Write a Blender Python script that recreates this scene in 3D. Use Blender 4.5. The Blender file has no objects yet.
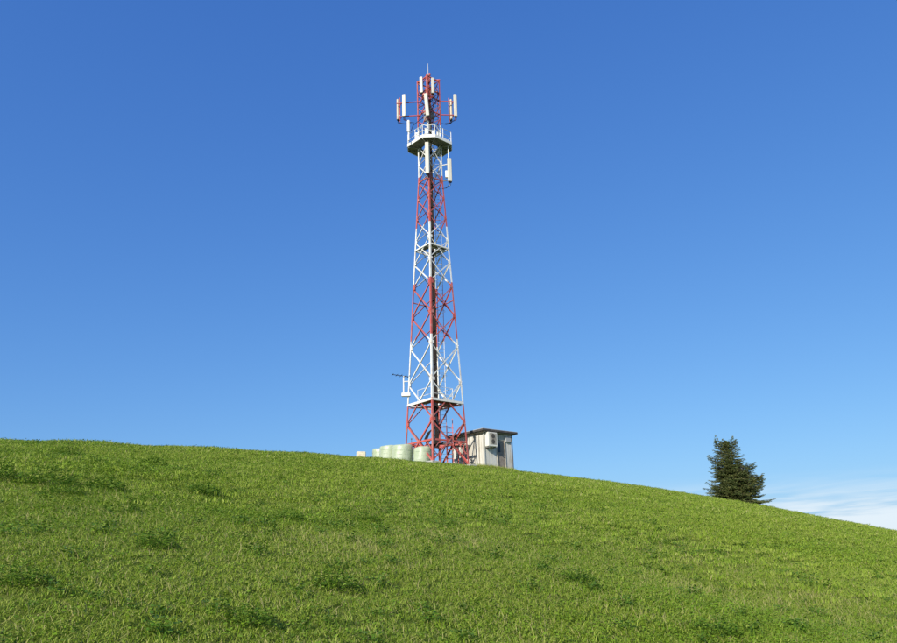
import bpy, math, random
import numpy as np
from mathutils import Vector, Matrix

random.seed(7)
rng = np.random.default_rng(7)
scene = bpy.context.scene
COL = scene.collection
R = math.radians

# ---------------------------------------------------------------- camera
EYE = 1.65
cam_data = bpy.data.cameras.new("camera")
cam = bpy.data.objects.new("camera", cam_data)
COL.objects.link(cam)
cam_data.sensor_width = 36.0
cam_data.lens = 36.0 * 700.0 / 897.0
cam_data.clip_start = 0.05
cam_data.clip_end = 20000
cam.matrix_world = (Matrix.Translation((0, 0, EYE)) @ Matrix.Rotation(R(90 + 18.5), 4, 'X')
                    @ Matrix.Rotation(R(-1.67), 4, 'Z'))
scene.camera = cam

# ---------------------------------------------------------------- sky and sun
SUN_EL, SUN_B = 27.0, 62.0          # elevation; bearing from the left (0) towards behind the camera (90)
S = Vector((-math.cos(R(SUN_B)) * math.cos(R(SUN_EL)), -math.sin(R(SUN_B)) * math.cos(R(SUN_EL)), math.sin(R(SUN_EL))))
world = bpy.data.worlds.new("World")
scene.world = world
world.use_nodes = True
wn, wl = world.node_tree.nodes, world.node_tree.links
wn.clear()
w_out = wn.new('ShaderNodeOutputWorld')
sky = wn.new('ShaderNodeTexSky')
sky.sky_type = 'NISHITA'
sky.sun_disc = False
sky.sun_elevation = R(SUN_EL)
sky.sun_rotation = math.atan2(S.x, S.y) % (2 * math.pi)
sky.altitude = 0
sky.air_density = 0.9
sky.dust_density = 1.0
sky.ozone_density = 4.0
bg = wn.new('ShaderNodeBackground')
bg.inputs['Strength'].default_value = 0.1
# the camera's tone for the whole sky: softer gradient, blue held below clipping
v1 = wn.new('ShaderNodeVectorMath'); v1.operation = 'SCALE'; v1.inputs['Scale'].default_value = 0.1
wl.new(sky.outputs[0], v1.inputs[0])
sc_ = wn.new('ShaderNodeSeparateColor'); wl.new(v1.outputs[0], sc_.inputs[0])
v2 = wn.new('ShaderNodeCombineColor')
for i_, (pw_, gain_) in enumerate(((0.93, 6.7), (0.735, 7.75), (0.44, 9.05))):
    p_ = wn.new('ShaderNodeMath'); p_.operation = 'POWER'; p_.inputs[1].default_value = pw_
    wl.new(sc_.outputs[i_], p_.inputs[0])
    q_ = wn.new('ShaderNodeMath'); q_.operation = 'MULTIPLY'; q_.inputs[1].default_value = gain_
    wl.new(p_.outputs[0], q_.inputs[0]); wl.new(q_.outputs[0], v2.inputs[i_])
# thin streaks of cloud low round the horizon
tc = wn.new('ShaderNodeTexCoord')
sep = wn.new('ShaderNodeSeparateXYZ'); wl.new(tc.outputs['Generated'], sep.inputs[0])
mp = wn.new('ShaderNodeMapping'); mp.inputs['Scale'].default_value = (2.6, 2.6, 30.0)
mp.inputs['Rotation'].default_value = (0, R(5), 0)
wl.new(tc.outputs['Generated'], mp.inputs[0])
cn = wn.new('ShaderNodeTexNoise'); cn.inputs['Scale'].default_value = 1.6
cn.inputs['Detail'].default_value = 6; cn.inputs['Roughness'].default_value = 0.52
cn.inputs['Distortion'].default_value = 0.5
wl.new(mp.outputs[0], cn.inputs['Vector'])
band = wn.new('ShaderNodeMapRange'); band.interpolation_type = 'SMOOTHSTEP'
band.inputs['From Min'].default_value = 0.030; band.inputs['From Max'].default_value = 0.092
band.inputs['To Min'].default_value = 1.0; band.inputs['To Max'].default_value = 0.0
wl.new(sep.outputs['Z'], band.inputs['Value'])
cm = wn.new('ShaderNodeMapRange'); cm.interpolation_type = 'SMOOTHSTEP'
cm.inputs['From Min'].default_value = 0.34; cm.inputs['From Max'].default_value = 0.54
wl.new(cn.outputs['Fac'], cm.inputs['Value'])
mul = wn.new('ShaderNodeMath'); mul.operation = 'MULTIPLY'
wl.new(band.outputs[0], mul.inputs[0]); wl.new(cm.outputs[0], mul.inputs[1])
mul2 = wn.new('ShaderNodeMath'); mul2.operation = 'MULTIPLY'; mul2.inputs[1].default_value = 0.9
wl.new(mul.outputs[0], mul2.inputs[0])
cmix = wn.new('ShaderNodeMix'); cmix.data_type = 'RGBA'
wl.new(mul2.outputs[0], cmix.inputs['Factor'])
wl.new(v2.outputs[0], cmix.inputs['A'])
cmix.inputs['B'].default_value = (6.9, 7.7, 8.3, 1)
wl.new(cmix.outputs['Result'], bg.inputs['Color'])
wl.new(bg.outputs[0], w_out.inputs['Surface'])

sun_data = bpy.data.lights.new("sun", 'SUN')
sun_data.energy = 5.0
sun_data.angle = R(0.53)
sun_data.color = (1.0, 0.93, 0.80)
sun = bpy.data.objects.new("sun", sun_data)
COL.objects.link(sun)
sun.rotation_euler = (-S).to_track_quat('-Z', 'Y').to_euler()
sun.location = (-60, -70, 60)

vs = scene.view_settings
vs.view_transform = 'Standard'
vs.look = 'None'
vs.exposure = 0.25
vs.gamma = 1.0
vs.use_curve_mapping = False
scene.cycles.max_bounces = 6
scene.cycles.transparent_max_bounces = 4

# ---------------------------------------------------------------- materials
def mat(name, col, rough=0.6, metal=0.0, noise=None, spec=0.4, bump=None, coords='Object'):
    """noise = (scale, second colour, low, high); bump = (scale, strength)"""
    m = bpy.data.materials.new(name); m.use_nodes = True
    n, l = m.node_tree.nodes, m.node_tree.links
    b = n['Principled BSDF']
    b.inputs['Base Color'].default_value = (*col, 1)
    b.inputs['Roughness'].default_value = rough
    b.inputs['Metallic'].default_value = metal
    b.inputs['Specular IOR Level'].default_value = spec
    t = n.new('ShaderNodeTexCoord')
    if noise:
        x = n.new('ShaderNodeTexNoise'); x.inputs['Scale'].default_value = noise[0]
        x.inputs['Detail'].default_value = 6
        l.new(t.outputs[coords], x.inputs['Vector'])
        r = n.new('ShaderNodeMapRange'); r.inputs['From Min'].default_value = noise[2]; r.inputs['From Max'].default_value = noise[3]
        l.new(x.outputs['Fac'], r.inputs['Value'])
        mx = n.new('ShaderNodeMix'); mx.data_type = 'RGBA'
        mx.inputs['A'].default_value = (*col, 1); mx.inputs['B'].default_value = (*noise[1], 1)
        l.new(r.outputs[0], mx.inputs['Factor']); l.new(mx.outputs['Result'], b.inputs['Base Color'])
    if bump:
        x = n.new('ShaderNodeTexNoise'); x.inputs['Scale'].default_value = bump[0]
        l.new(t.outputs[coords], x.inputs['Vector'])
        bp = n.new('ShaderNodeBump'); bp.inputs['Strength'].default_value = bump[1]; bp.inputs['Distance'].default_value = 0.02
        l.new(x.outputs['Fac'], bp.inputs['Height']); l.new(bp.outputs[0], b.inputs['Normal'])
    return m

BASE_Z = 5.75 + EYE                 # foot of the tower
RED = (0.45, 0.095, 0.078); WHITE = (0.72, 0.72, 0.68)

def stretch(m, sc):
    n, l = m.node_tree.nodes, m.node_tree.links
    for x in [q for q in n if q.type == 'TEX_NOISE']:
        src_ = x.inputs['Vector'].links[0].from_socket
        mp_ = n.new('ShaderNodeMapping'); mp_.inputs['Scale'].default_value = sc
        l.new(src_, mp_.inputs['Vector']); l.new(mp_.outputs[0], x.inputs['Vector'])
    return m

def banded_paint():
    """red and white obstruction paint in bands up the tower, faded and stained"""
    m = mat('tower_paint', WHITE, 0.5, spec=0.35)
    n, l = m.node_tree.nodes, m.node_tree.links
    b = n['Principled BSDF']
    t = n.new('ShaderNodeTexCoord'); s = n.new('ShaderNodeSeparateXYZ'); l.new(t.outputs['Object'], s.inputs[0])
    d = n.new('ShaderNodeMath'); d.operation = 'DIVIDE'; d.inputs[1].default_value = 40.0
    l.new(s.outputs['Z'], d.inputs[0])
    r = n.new('ShaderNodeValToRGB'); r.color_ramp.interpolation = 'CONSTANT'
    edges = [(0, RED), (10.0, WHITE), (14.6, RED), (19.0, WHITE), (23.45, RED), (27.8, WHITE), (32.4, RED)]
    cr = r.color_ramp
    for i, (z, c) in enumerate(edges):
        p = 0.0 if i == 0 else (z - (BASE_Z - EYE)) / 40.0
        e = cr.elements[0] if i == 0 else (cr.elements[1] if i == 1 else cr.elements.new(p))
        e.position = p; e.color = (*c, 1)
    l.new(d.outputs[0], r.inputs[0])
    x = n.new('ShaderNodeTexNoise'); x.inputs['Scale'].default_value = 3.0; x.inputs['Detail'].default_value = 8
    l.new(t.outputs['Object'], x.inputs['Vector'])
    mr = n.new('ShaderNodeMapRange'); mr.inputs['From Min'].default_value = 0.5; mr.inputs['From Max'].default_value = 0.75
    mr.inputs['To Max'].default_value = 0.7
    l.new(x.outputs['Fac'], mr.inputs['Value'])
    mx = n.new('ShaderNodeMix'); mx.data_type = 'RGBA'
    l.new(mr.outputs[0], mx.inputs['Factor']); l.new(r.outputs[0], mx.inputs['A'])
    mx.inputs['B'].default_value = (0.42, 0.30, 0.26, 1)
    l.new(mx.outputs['Result'], b.inputs['Base Color'])
    return m

M_PAINT = banded_paint()
M_WHITE = mat('white_paint', (0.70, 0.70, 0.67), 0.5, noise=(4, (0.5, 0.48, 0.42), 0.55, 0.8))
M_RED = mat('red_paint', RED, 0.5, noise=(5, (0.38, 0.12, 0.09), 0.5, 0.8))
M_PANEL = mat('antenna_radome', (0.54, 0.52, 0.45), 0.45, noise=(2, (0.62, 0.58, 0.47), 0.5, 0.85))
M_TAN = mat('antenna_back', (0.55, 0.46, 0.34), 0.5)
M_DARK = mat('dark_rubber', (0.024, 0.019, 0.017), 0.7, spec=0.12)
M_STEEL = mat('galvanised_steel', (0.38, 0.39, 0.39), 0.45, 0.6, noise=(6, (0.25, 0.25, 0.24), 0.4, 0.7))
M_GRATE = mat('deck_grating', (0.20, 0.205, 0.19), 0.7, noise=(5, (0.11, 0.11, 0.10), 0.4, 0.7))
M_WALL = mat('shed_panel', (0.60, 0.59, 0.54), 0.6, noise=(2.2, (0.33, 0.29, 0.22), 0.46, 0.72), bump=(12, 0.2))
M_WALL2 = mat('shed_panel_grey', (0.50, 0.49, 0.44), 0.7, noise=(2.5, (0.34, 0.31, 0.26), 0.45, 0.7), bump=(12, 0.15))
M_TRIM = mat('shed_trim', (0.36, 0.34, 0.29), 0.7, noise=(4, (0.25, 0.22, 0.18), 0.45, 0.7))
M_ROOF = mat('roof_felt', (0.05, 0.045, 0.045), 0.8, noise=(3, (0.09, 0.08, 0.07), 0.4, 0.7))
M_FLASH = mat('roof_flashing', (0.55, 0.54, 0.50), 0.45, 0.3)
M_DOOR = mat('door_wood', (0.26, 0.225, 0.19), 0.65, noise=(6, (0.19, 0.155, 0.125), 0.4, 0.7))
M_GLASS = mat('dark_glass', (0.02, 0.022, 0.025), 0.12)
M_BOX = mat('grey_cabinet', (0.33, 0.34, 0.34), 0.5)
M_AC = mat('ac_casing', (0.68, 0.67, 0.60), 0.45, noise=(4, (0.6, 0.57, 0.48), 0.55, 0.8))
M_GRILL = mat('ac_grille', (0.045, 0.042, 0.04), 0.7, spec=0.15)
M_BALE = mat('bale_film', (0.42, 0.48, 0.36), 0.38, noise=(2.0, (0.34, 0.40, 0.26), 0.4, 0.7), bump=(9, 0.6), spec=0.5)
for m_ in (M_WALL, M_WALL2): stretch(m_, (3.0, 3.0, 0.3))
stretch(M_BALE, (1.6, 1.6, 0.6))
M_BLOCK = mat('pale_block', (0.62, 0.57, 0.44), 0.8, noise=(5, (0.45, 0.40, 0.30), 0.45, 0.7), bump=(14, 0.4))
M_POST = mat('weathered_post', (0.10, 0.09, 0.08), 0.8)
M_BARK = mat('bark', (0.09, 0.065, 0.045), 0.9, noise=(12, (0.05, 0.037, 0.028), 0.4, 0.6), bump=(25, 0.6))

def leaf_mat(name, c1, c2, c3, transl=0.3, per_instance=True, patch=0.22, rough=0.55, spec=0.3):
    """foliage: c1..c2 by broad patches over the ground, towards c3 on single plants"""
    m = bpy.data.materials.new(name); m.use_nodes = True
    n, l = m.node_tree.nodes, m.node_tree.links
    b = n['Principled BSDF']; out = n['Material Output']
    b.inputs['Roughness'].default_value = rough; b.inputs['Specular IOR Level'].default_value = spec
    oi = n.new('ShaderNodeObjectInfo'); t = n.new('ShaderNodeNewGeometry')
    x = n.new('ShaderNodeTexNoise'); x.inputs['Scale'].default_value = patch; x.inputs['Detail'].default_value = 4
    x.inputs['Roughness'].default_value = 0.6
    l.new(t.outputs['Position'], x.inputs['Vector'])
    mr = n.new('ShaderNodeMapRange'); mr.inputs['From Min'].default_value = 0.36; mr.inputs['From Max'].default_value = 0.64
    l.new(x.outputs['Fac'], mr.inputs['Value'])
    mx = n.new('ShaderNodeMix'); mx.data_type = 'RGBA'
    mx.inputs['A'].default_value = (*c1, 1); mx.inputs['B'].default_value = (*c2, 1)
    l.new(mr.outputs[0], mx.inputs['Factor'])
    rr = n.new('ShaderNodeMapRange'); rr.inputs['From Min'].default_value = 0.35; rr.inputs['From Max'].default_value = 1.0
    rr.inputs['To Max'].default_value = 0.8
    if per_instance:
        l.new(t.outputs['Random Per Island'], rr.inputs['Value'])
    else:
        x2 = n.new('ShaderNodeTexNoise'); x2.inputs['Scale'].default_value = 3.5
        l.new(t.outputs['Position'], x2.inputs['Vector']); l.new(x2.outputs['Fac'], rr.inputs['Value'])
    mx2 = n.new('ShaderNodeMix'); mx2.data_type = 'RGBA'
    l.new(rr.outputs[0], mx2.inputs['Factor']); l.new(mx.outputs['Result'], mx2.inputs['A'])
    mx2.inputs['B'].default_value = (*c3, 1)
    l.new(mx2.outputs['Result'], b.inputs['Base Color'])
    tr = n.new('ShaderNodeBsdfTranslucent'); l.new(mx2.outputs['Result'], tr.inputs['Color'])
    ms = n.new('ShaderNodeMixShader'); ms.inputs[0].default_value = transl
    l.new(b.outputs[0], ms.inputs[1]); l.new(tr.outputs[0], ms.inputs[2])
    l.new(ms.outputs[0], out.inputs['Surface'])
    return m

M_GRASS = leaf_mat('grass_blade', (0.162, 0.275, 0.018), (0.215, 0.318, 0.026), (0.44, 0.48, 0.12), spec=0.12)
M_CLOVER = leaf_mat('clover_leaf', (0.140, 0.262, 0.016), (0.175, 0.290, 0.022), (0.27, 0.38, 0.045), spec=0.15)
M_STRAW = leaf_mat('dry_stalk', (0.34, 0.32, 0.11), (0.30, 0.30, 0.09), (0.50, 0.45, 0.22), spec=0.1)
M_WEED = leaf_mat('weed_leaf', (0.070, 0.165, 0.014), (0.090, 0.190, 0.018), (0.24, 0.34, 0.04), spec=0.2)
M_NEEDLE = leaf_mat('conifer_needle', (0.060, 0.100, 0.028), (0.090, 0.130, 0.036), (0.26, 0.24, 0.085), 0.25, patch=1.2)

# ---------------------------------------------------------------- mesh helpers
def tag(o, label, cat, group=None, kind=None):
    if label: o['label'] = label
    if cat: o['category'] = cat
    if group: o['group'] = group
    if kind: o['kind'] = kind
    return o

def root(name, loc, label, cat, group=None):
    o = bpy.data.objects.new(name, None)
    o.empty_display_size = 0.2
    COL.objects.link(o); o.location = loc
    return tag(o, label, cat, group)

def origin_of(p):
    v = Vector((0, 0, 0))
    while p is not None:
        v += p.location; p = p.parent
    return v

def mesh_obj(name, verts, faces, material, parent=None, loc=None, smooth=False):
    """verts in world metres; a child keeps its thing's foot as origin"""
    off = origin_of(parent) if parent is not None else Vector(loc or (0, 0, 0))
    me = bpy.data.meshes.new(name)
    me.from_pydata([tuple(Vector(v) - off) for v in verts], [], faces)
    me.materials.append(material)
    if smooth:
        me.polygons.foreach_set('use_smooth', [True] * len(me.polygons))
    me.update()
    o = bpy.data.objects.new(name, me)
    COL.objects.link(o)
    if parent is not None: o.parent = parent
    elif loc is not None: o.location = loc
    return o

class MB:
    def __init__(self): self.v = []; self.f = []
    def add(self, vs, fs):
        k = len(self.v); self.v += [tuple(x) for x in vs]; self.f += [tuple(i + k for i in f) for f in fs]
        return self
    def box(self, c, sx, sy, sz, u=(1, 0, 0), w=(0, 0, 1), bev=0.0):
        c = Vector(c); u = Vector(u).normalized(); w = Vector(w); w = (w - u * w.dot(u)).normalized(); v = w.cross(u)
        X, Y, Zz = sx / 2, sy / 2, sz / 2
        if bev <= 0:
            vs = [c + u * a * X + v * b * Y + w * d * Zz for d in (-1, 1) for b in (-1, 1) for a in (-1, 1)]
            return self.add(vs, [(0, 2, 3, 1), (4, 5, 7, 6), (0, 1, 5, 4), (2, 6, 7, 3), (0, 4, 6, 2), (1, 3, 7, 5)])
        b_ = bev
        oct_ = [(-X + b_, -Y), (X - b_, -Y), (X, -Y + b_), (X, Y - b_), (X - b_, Y), (-X + b_, Y), (-X, Y - b_), (-X, -Y + b_)]
        vs = []
        for zz, sc in ((-Zz, 1), (-Zz + b_, 0), (Zz - b_, 0), (Zz, 1)):
            for (a, b) in oct_:
                aa = a - math.copysign(b_ * sc, a) if sc else a
                bb = b - math.copysign(b_ * sc, b) if sc else b
                vs.append(c + u * aa + v * bb + w * zz)
        fs = [tuple(range(7, -1, -1)), tuple(range(24, 32))]
        for k in range(3):
            for i in range(8):
                j = (i + 1) % 8
                fs.append((k * 8 + i, k * 8 + j, k * 8 + 8 + j, k * 8 + 8 + i))
        return self.add(vs, fs)
    def tube(self, pts, r, n=6, caps=True):
        pts = [Vector(p) for p in pts]
        rs = r if isinstance(r, (list, tuple)) else [r] * len(pts)
        vs = []; fs = []
        ref = None
        for i, p in enumerate(pts):
            d = (pts[min(i + 1, len(pts) - 1)] - pts[max(i - 1, 0)]).normalized()
            if ref is None: ref = Vector((0, 0, 1)) if abs(d.z) < 0.9 else Vector((1, 0, 0))
            a = d.cross(ref).normalized(); b = d.cross(a)
            ref = a.cross(d)
            for k in range(n):
                t = 2 * math.pi * k / n
                vs.append(p + (a * math.cos(t) + b * math.sin(t)) * rs[i])
        for i in range(len(pts) - 1):
            for k in range(n):
                j = (k + 1) % n
                fs.append((i * n + k, i * n + j, (i + 1) * n + j, (i + 1) * n + k))
        if caps:
            fs.append(tuple(range(n - 1, -1, -1))); fs.append(tuple((len(pts) - 1) * n + k for k in range(n)))
        return self.add(vs, fs)
    def angle(self, pts, d1, d2, w, t):
        """L-section steel: apex on the line, flanges along d1 and d2"""
        d1, d2 = Vector(d1).normalized(), Vector(d2).normalized()
        prof = [d1 * 0, d1 * w, d1 * w + d2 * t, d1 * t + d2 * t, d1 * t + d2 * w, d2 * w]
        vs = [Vector(p) + q for p in pts for q in prof]; fs = []
        for i in range(len(pts) - 1):
            for k in range(6):
                j = (k + 1) % 6
                fs.append((i * 6 + k, i * 6 + j, (i + 1) * 6 + j, (i + 1) * 6 + k))
        m = (len(pts) - 1) * 6
        fs += [(0, 3, 2, 1), (0, 5, 4, 3), (m, m + 1, m + 2, m + 3), (m, m + 3, m + 4, m + 5)]
        return self.add(vs, fs)
    def build(self, name, material, parent=None, loc=None, smooth=False):
        return mesh_obj(name, self.v, self.f, material, parent, loc, smooth)

# ---------------------------------------------------------------- ground
def hill(x, y):
    h = -0.17478 * x + 0.19534 * y - 0.00085227 * y * y - 0.0024 * x * x + 0.0013 * x * y
    b = (0.035 * np.sin(1.1 * x + 0.6 * y + 1.0) + 0.045 * np.sin(0.55 * y - 0.7 * x + 2.0)
         + 0.020 * np.sin(1.7 * y + 0.5 * x) + 0.008 * np.sin(2.6 * x - 1.2 * y + 0.7))
    h = h - 0.075 * (1 - np.exp(-(x * x + y * y) / 300.0))
    k = 4.0
    return k * np.logaddexp(h / k, -25.0 / k) + b * np.exp(-(x * x + y * y) / 8000.0)

def gz(x, y): return float(hill(np.float64(x), np.float64(y)))

cx = np.arange(-62, 62.1, 0.45)
ext = 62 + np.cumsum(0.8 * 1.16 ** np.arange(42))
ax = np.concatenate([-ext[::-1], cx, ext])
cy = np.arange(-12, 100.1, 0.45)
ay = np.concatenate([-12 - np.cumsum(0.8 * 1.16 ** np.arange(42))[::-1], cy, 100 + np.cumsum(0.8 * 1.16 ** np.arange(42))])
GX, GY = np.meshgrid(ax, ay)
GZ = hill(GX, GY)
nv, nu = GX.shape
idx = np.arange(nv * nu).reshape(nv, nu)
quads = np.stack([idx[:-1, :-1], idx[:-1, 1:], idx[1:, 1:], idx[1:, :-1]], -1).reshape(-1, 4)
me = bpy.data.meshes.new('ground')
me.from_pydata(np.stack([GX, GY, GZ], -1).reshape(-1, 3).tolist(), [], quads.tolist())
me.polygons.foreach_set('use_smooth', [True] * len(me.polygons))
M_GROUND = mat('meadow_soil', (0.070, 0.100, 0.014), 0.95, spec=0.05, noise=(1.2, (0.105, 0.130, 0.024), 0.35, 0.65), bump=(18, 0.9))
me.materials.append(M_GROUND)
ground = bpy.data.objects.new('ground', me); COL.objects.link(ground)
tag(ground, 'grassy hillside rising to a rounded crest', 'hill', kind='structure')

# ---------------------------------------------------------------- cell tower
TX, TY = -1.08, 48.0
def Z(rel): return rel + EYE         # heights measured from eye level
YAW = R(-5)
TOW = root('cell_tower', (TX, TY, BASE_Z), 'tall red and white lattice phone mast with antennas on the hilltop', 'tower')
ZB = 28.0
def half_diag(rel):
    return 2.215 - (2.215 - 0.95) * (rel - 5.8) / (ZB - 5.8) if rel < ZB else 0.95
def corner(k, rel):                  # 0 front, 1 right, 2 back, 3 left
    a = R(-90 + 90 * k) + YAW; r = half_diag(rel)
    return Vector((TX + r * math.cos(a), TY + r * math.sin(a), Z(rel)))
TOPZ = 36.75
face_dir = [(corner((k + 1) % 4, 6) - corner(k, 6)).normalized() for k in range(4)]
NODES = [5.8, 8.65, 11.45, 14.1, 16.4, 18.7, 20.6, 22.4, 24.25, 25.95, 27.5, 29.0, 30.7]
UP = [30.7, 31.9, 33.1, 34.3, 35.5, TOPZ]
legs = []
for k in range(4):
    d1 = face_dir[k]; d2 = -face_dir[(k + 3) % 4]
    m = MB().angle([corner(k, 5.3), corner(k, ZB), corner(k, TOPZ + 0.1)], d1, d2, 0.118, 0.02)
    legs.append(m.build('leg', M_PAINT, TOW))
# bracing: two crossing angles on each panel of each face
def brace(p, q, inward, w):
    ax_ = (q - p).normalized(); side = ax_.cross(inward).normalized()
    return MB().angle([p, q], side, inward, w, 0.012)
for k in range(4):
    kk = (k + 1) % 4
    nrm = Vector((face_dir[k].y, -face_dir[k].x, 0))
    inward = -nrm
    for lev, w in ((NODES, 0.075), (UP, 0.05)):
        for i in range(len(lev) - 1):
            a0, a1 = corner(k, lev[i]), corner(k, lev[i + 1]); b0, b1 = corner(kk, lev[i]), corner(kk, lev[i + 1])
            ww = w if lev[i] < 20 else min(w, 0.06)
            if i == 0 and lev is NODES: ww = 0.10
            brace(a0 + inward * 0.026, b1 + inward * 0.026, inward, ww).build('brace', M_PAINT, TOW)
            brace(b0 + inward * 0.052, a1 + inward * 0.052, inward, ww).build('brace', M_PAINT, TOW)
    for rel, w in ((7.25, 0.12), (17.55, 0.08), (27.5, 0.07), (34.85, 0.07), (33.55, 0.07), (36.7, 0.08), (35.5, 0.06)):
        if rel == 17.55 and k in (0, 3): continue
        a, b = corner(k, rel), corner(kk, rel)
        MB().angle([a + inward * 0.08, b + inward * 0.08], Vector((0, 0, 1)), inward, w, 0.012).build('horizontal_beam', M_PAINT, TOW)
# plan bracing and short stiffeners in the bottom bay
for rel in (7.18, 9.85):
    for k in (0, 1):
        a, b = corner(k, rel), corner(k + 2, rel)
        MB().angle([a.lerp(b, 0.04) + Vector((0, 0, -0.06 * k)), a.lerp(b, 0.96) + Vector((0, 0, -0.06 * k))], Vector((0, 0, 1)), face_dir[k], 0.07, 0.012).build('plan_brace', M_PAINT, TOW)
for k in range(4):
    kk = (k + 1) % 4
    nrm = Vector((face_dir[k].y, -face_dir[k].x, 0))
    mid = (corner(k, 7.25) + corner(kk, 7.25)) / 2 - nrm * 0.11
    for c_ in (k, kk):
        q = corner(c_, 7.25).lerp(corner(kk if c_ == k else k, 7.25), 0.25) - nrm * 0.11
        lo = corner(c_, 6.5).lerp(corner(kk if c_ == k else k, 6.5), 0.03) - nrm * 0.11
        brace(lo, q, -nrm, 0.05).build('stiffener', M_PAINT, TOW)
# gusset plates where the bracing meets each leg
for k in range(4):
    for rel in NODES[1:-1]:
        for fd in (face_dir[k], -face_dir[(k + 3) % 4]):
            c = corner(k, rel) + fd * 0.15
            nn = Vector((fd.y, -fd.x, 0))
            s = 0.24 if rel < 20 else 0.18
            MB().box(c + Vector((0, 0, 0)), s, 0.012, s * 0.95, u=fd).build('gusset_plate', M_PAINT, legs[k])

def ring_deck(rel, name, rail):
    c = [corner(k, rel) for k in range(4)]
    base = None
    inset = [TOWC(p, 0.16) for p in c]
    # grating as four trapezoids round an opening for cables and ladder
    cen = Vector((TX, TY, Z(rel)))
    inner = [cen + (p - cen) * 0.34 for p in c]
    m = MB()
    for k in range(4):
        kk = (k + 1) % 4
        if k == 2: continue
        for dz in (0,):
            a, b, d, e = inset[k], inset[kk], inner[kk], inner[k]
            t = Vector((0, 0, 0.04))
            m.add([a, b, d, e, a + t, b + t, d + t, e + t], [(3, 2, 1, 0), (4, 5, 6, 7), (0, 1, 5, 4), (1, 2, 6, 5), (2, 3, 7, 6), (3, 0, 4, 7)])
    base = m.build('rest_platform', M_GRATE, TOW)
    for k in range(4):
        kk = (k + 1) % 4
        MB().box((c[k] + c[kk]) / 2 + Vector((0, 0, -0.02)), (c[kk] - c[k]).length - 0.05, 0.07, 0.16 if rail else 0.10, u=c[kk] - c[k]).build('edge_beam', M_WHITE, base)
    # joists seen from below
    for s in (-0.3, 0.3):
        d = face_dir[0]; n_ = Vector((-d.y, d.x, 0)); L = (c[1] - c[0]).length - 0.2
        MB().box(cen + n_ * s * L + Vector((0, 0, -0.07)), L, 0.06, 0.1, u=d).build('joist', M_PAINT, base)
    if rail:
        q = [cen + (p - cen) * 0.62 for p in c]
        for k in range(4):
            p = q[k]
            MB().tube([p + Vector((0, 0, 0.04)), p + Vector((0, 0, rail))], 0.022).build('rail_post', M_WHITE, base)
            p2 = q[(k + 1) % 4]
            for hgt in (rail * 0.5, rail - 0.02):
                if k == 2: continue
                MB().tube([p + Vector((0, 0, hgt)), p2 + Vector((0, 0, hgt))], 0.02).build('rail', M_WHITE, base)
    return base
def TOWC(p, d):
    c = Vector((TX, TY, p.z)); v = p - c
    return c + v * (1 - d / v.length)
ring_deck(10.03, 'a', 1.05)
ring_deck(21.75, 'b', 0)

# climbing ladder with safety hoops, cable ladder and feeder cables up the middle
LX, LY = TX + 0.52, TY + 0.25
lad = MB().tube([(LX - 0.2, LY, Z(5.7)), (LX - 0.2, LY, Z(36.4))], 0.022, 5).build('ladder', M_PAINT, TOW)
MB().tube([(LX + 0.2, LY, Z(5.7)), (LX + 0.2, LY, Z(36.4))], 0.022, 5).build('side_rail', M_PAINT, lad)
nr = 0
z = 6.0
rung = None
while z < 36.2:
    if rung is None:
        rung = MB().tube([(LX - 0.2, LY, Z(z)), (LX + 0.2, LY, Z(z))], 0.012, 5).build('rung', M_STEEL, lad)
    else:
        o = rung.copy(); COL.objects.link(o); o.location.z = z - 6.0
    z += 0.30
z = 8.4
while z < 30:
    pts = [(LX + 0.34 * math.sin(t), LY - 0.34 + 0.34 * -math.cos(t) + 0.34 - 0.34, Z(z)) for t in np.linspace(-2.2, 2.2, 9)]
    MB().tube(pts, 0.013, 4).build('safety_hoop', M_PAINT, lad)
    z += 1.2
CX, CY = TX + 0.02, TY - 0.05
tray = MB()
tray.box((CX - 0.15, CY, Z(21.0)), 0.04, 0.06, 29.6).box((CX + 0.15, CY, Z(21.0)), 0.04, 0.06, 29.6)
tray = tray.build('cable_ladder', M_GRILL, TOW)
for i in range(6):
    x = CX - 0.10 + i * 0.042
    top = [35.2, 33.6, 34.9, 32.2, 35.9, 33.9, 35.0, 31.0, 34.4][i]
    pts = []
    for zz in np.linspace(7.0, top, 26):
        pts.append((x + 0.008 * math.sin(zz * 1.7 + i), CY - 0.06 - 0.012 * math.cos(zz * 1.3 + 2 * i), Z(zz)))
    MB().tube(pts, 0.024, 5).build('feeder_cable', M_DARK, tray)
rung = None
for i in range(34):
    zz = 6.6 + i * 0.85
    if rung is None: rung = MB().box((CX, CY + 0.01, Z(zz)), 0.28, 0.03, 0.05).build('cross_bar', M_GRILL, tray); z0 = zz
    else:
        o = rung.copy(); COL.objects.link(o); o.location.z = zz - z0
# a slack loop of feeders low on the left of the cable run
for i in range(4):
    pts = [(CX - 0.2 + 0.04 * i, CY - 0.1, Z(8.4)), (CX - 0.45 - 0.05 * i, CY - 0.15, Z(8.0)), (CX - 0.62 - 0.06 * i, CY - 0.16, Z(7.6)),
           (CX - 0.5 - 0.05 * i, CY - 0.12, Z(7.2)), (CX - 0.1, CY - 0.05 - 0.04 * i, Z(7.15 + 0.03 * i)), (CX + 0.3, CY + 0.1, Z(7.3))]
    MB().tube(pts, 0.032, 6).build('cable_loop', M_DARK, TOW)

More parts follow.
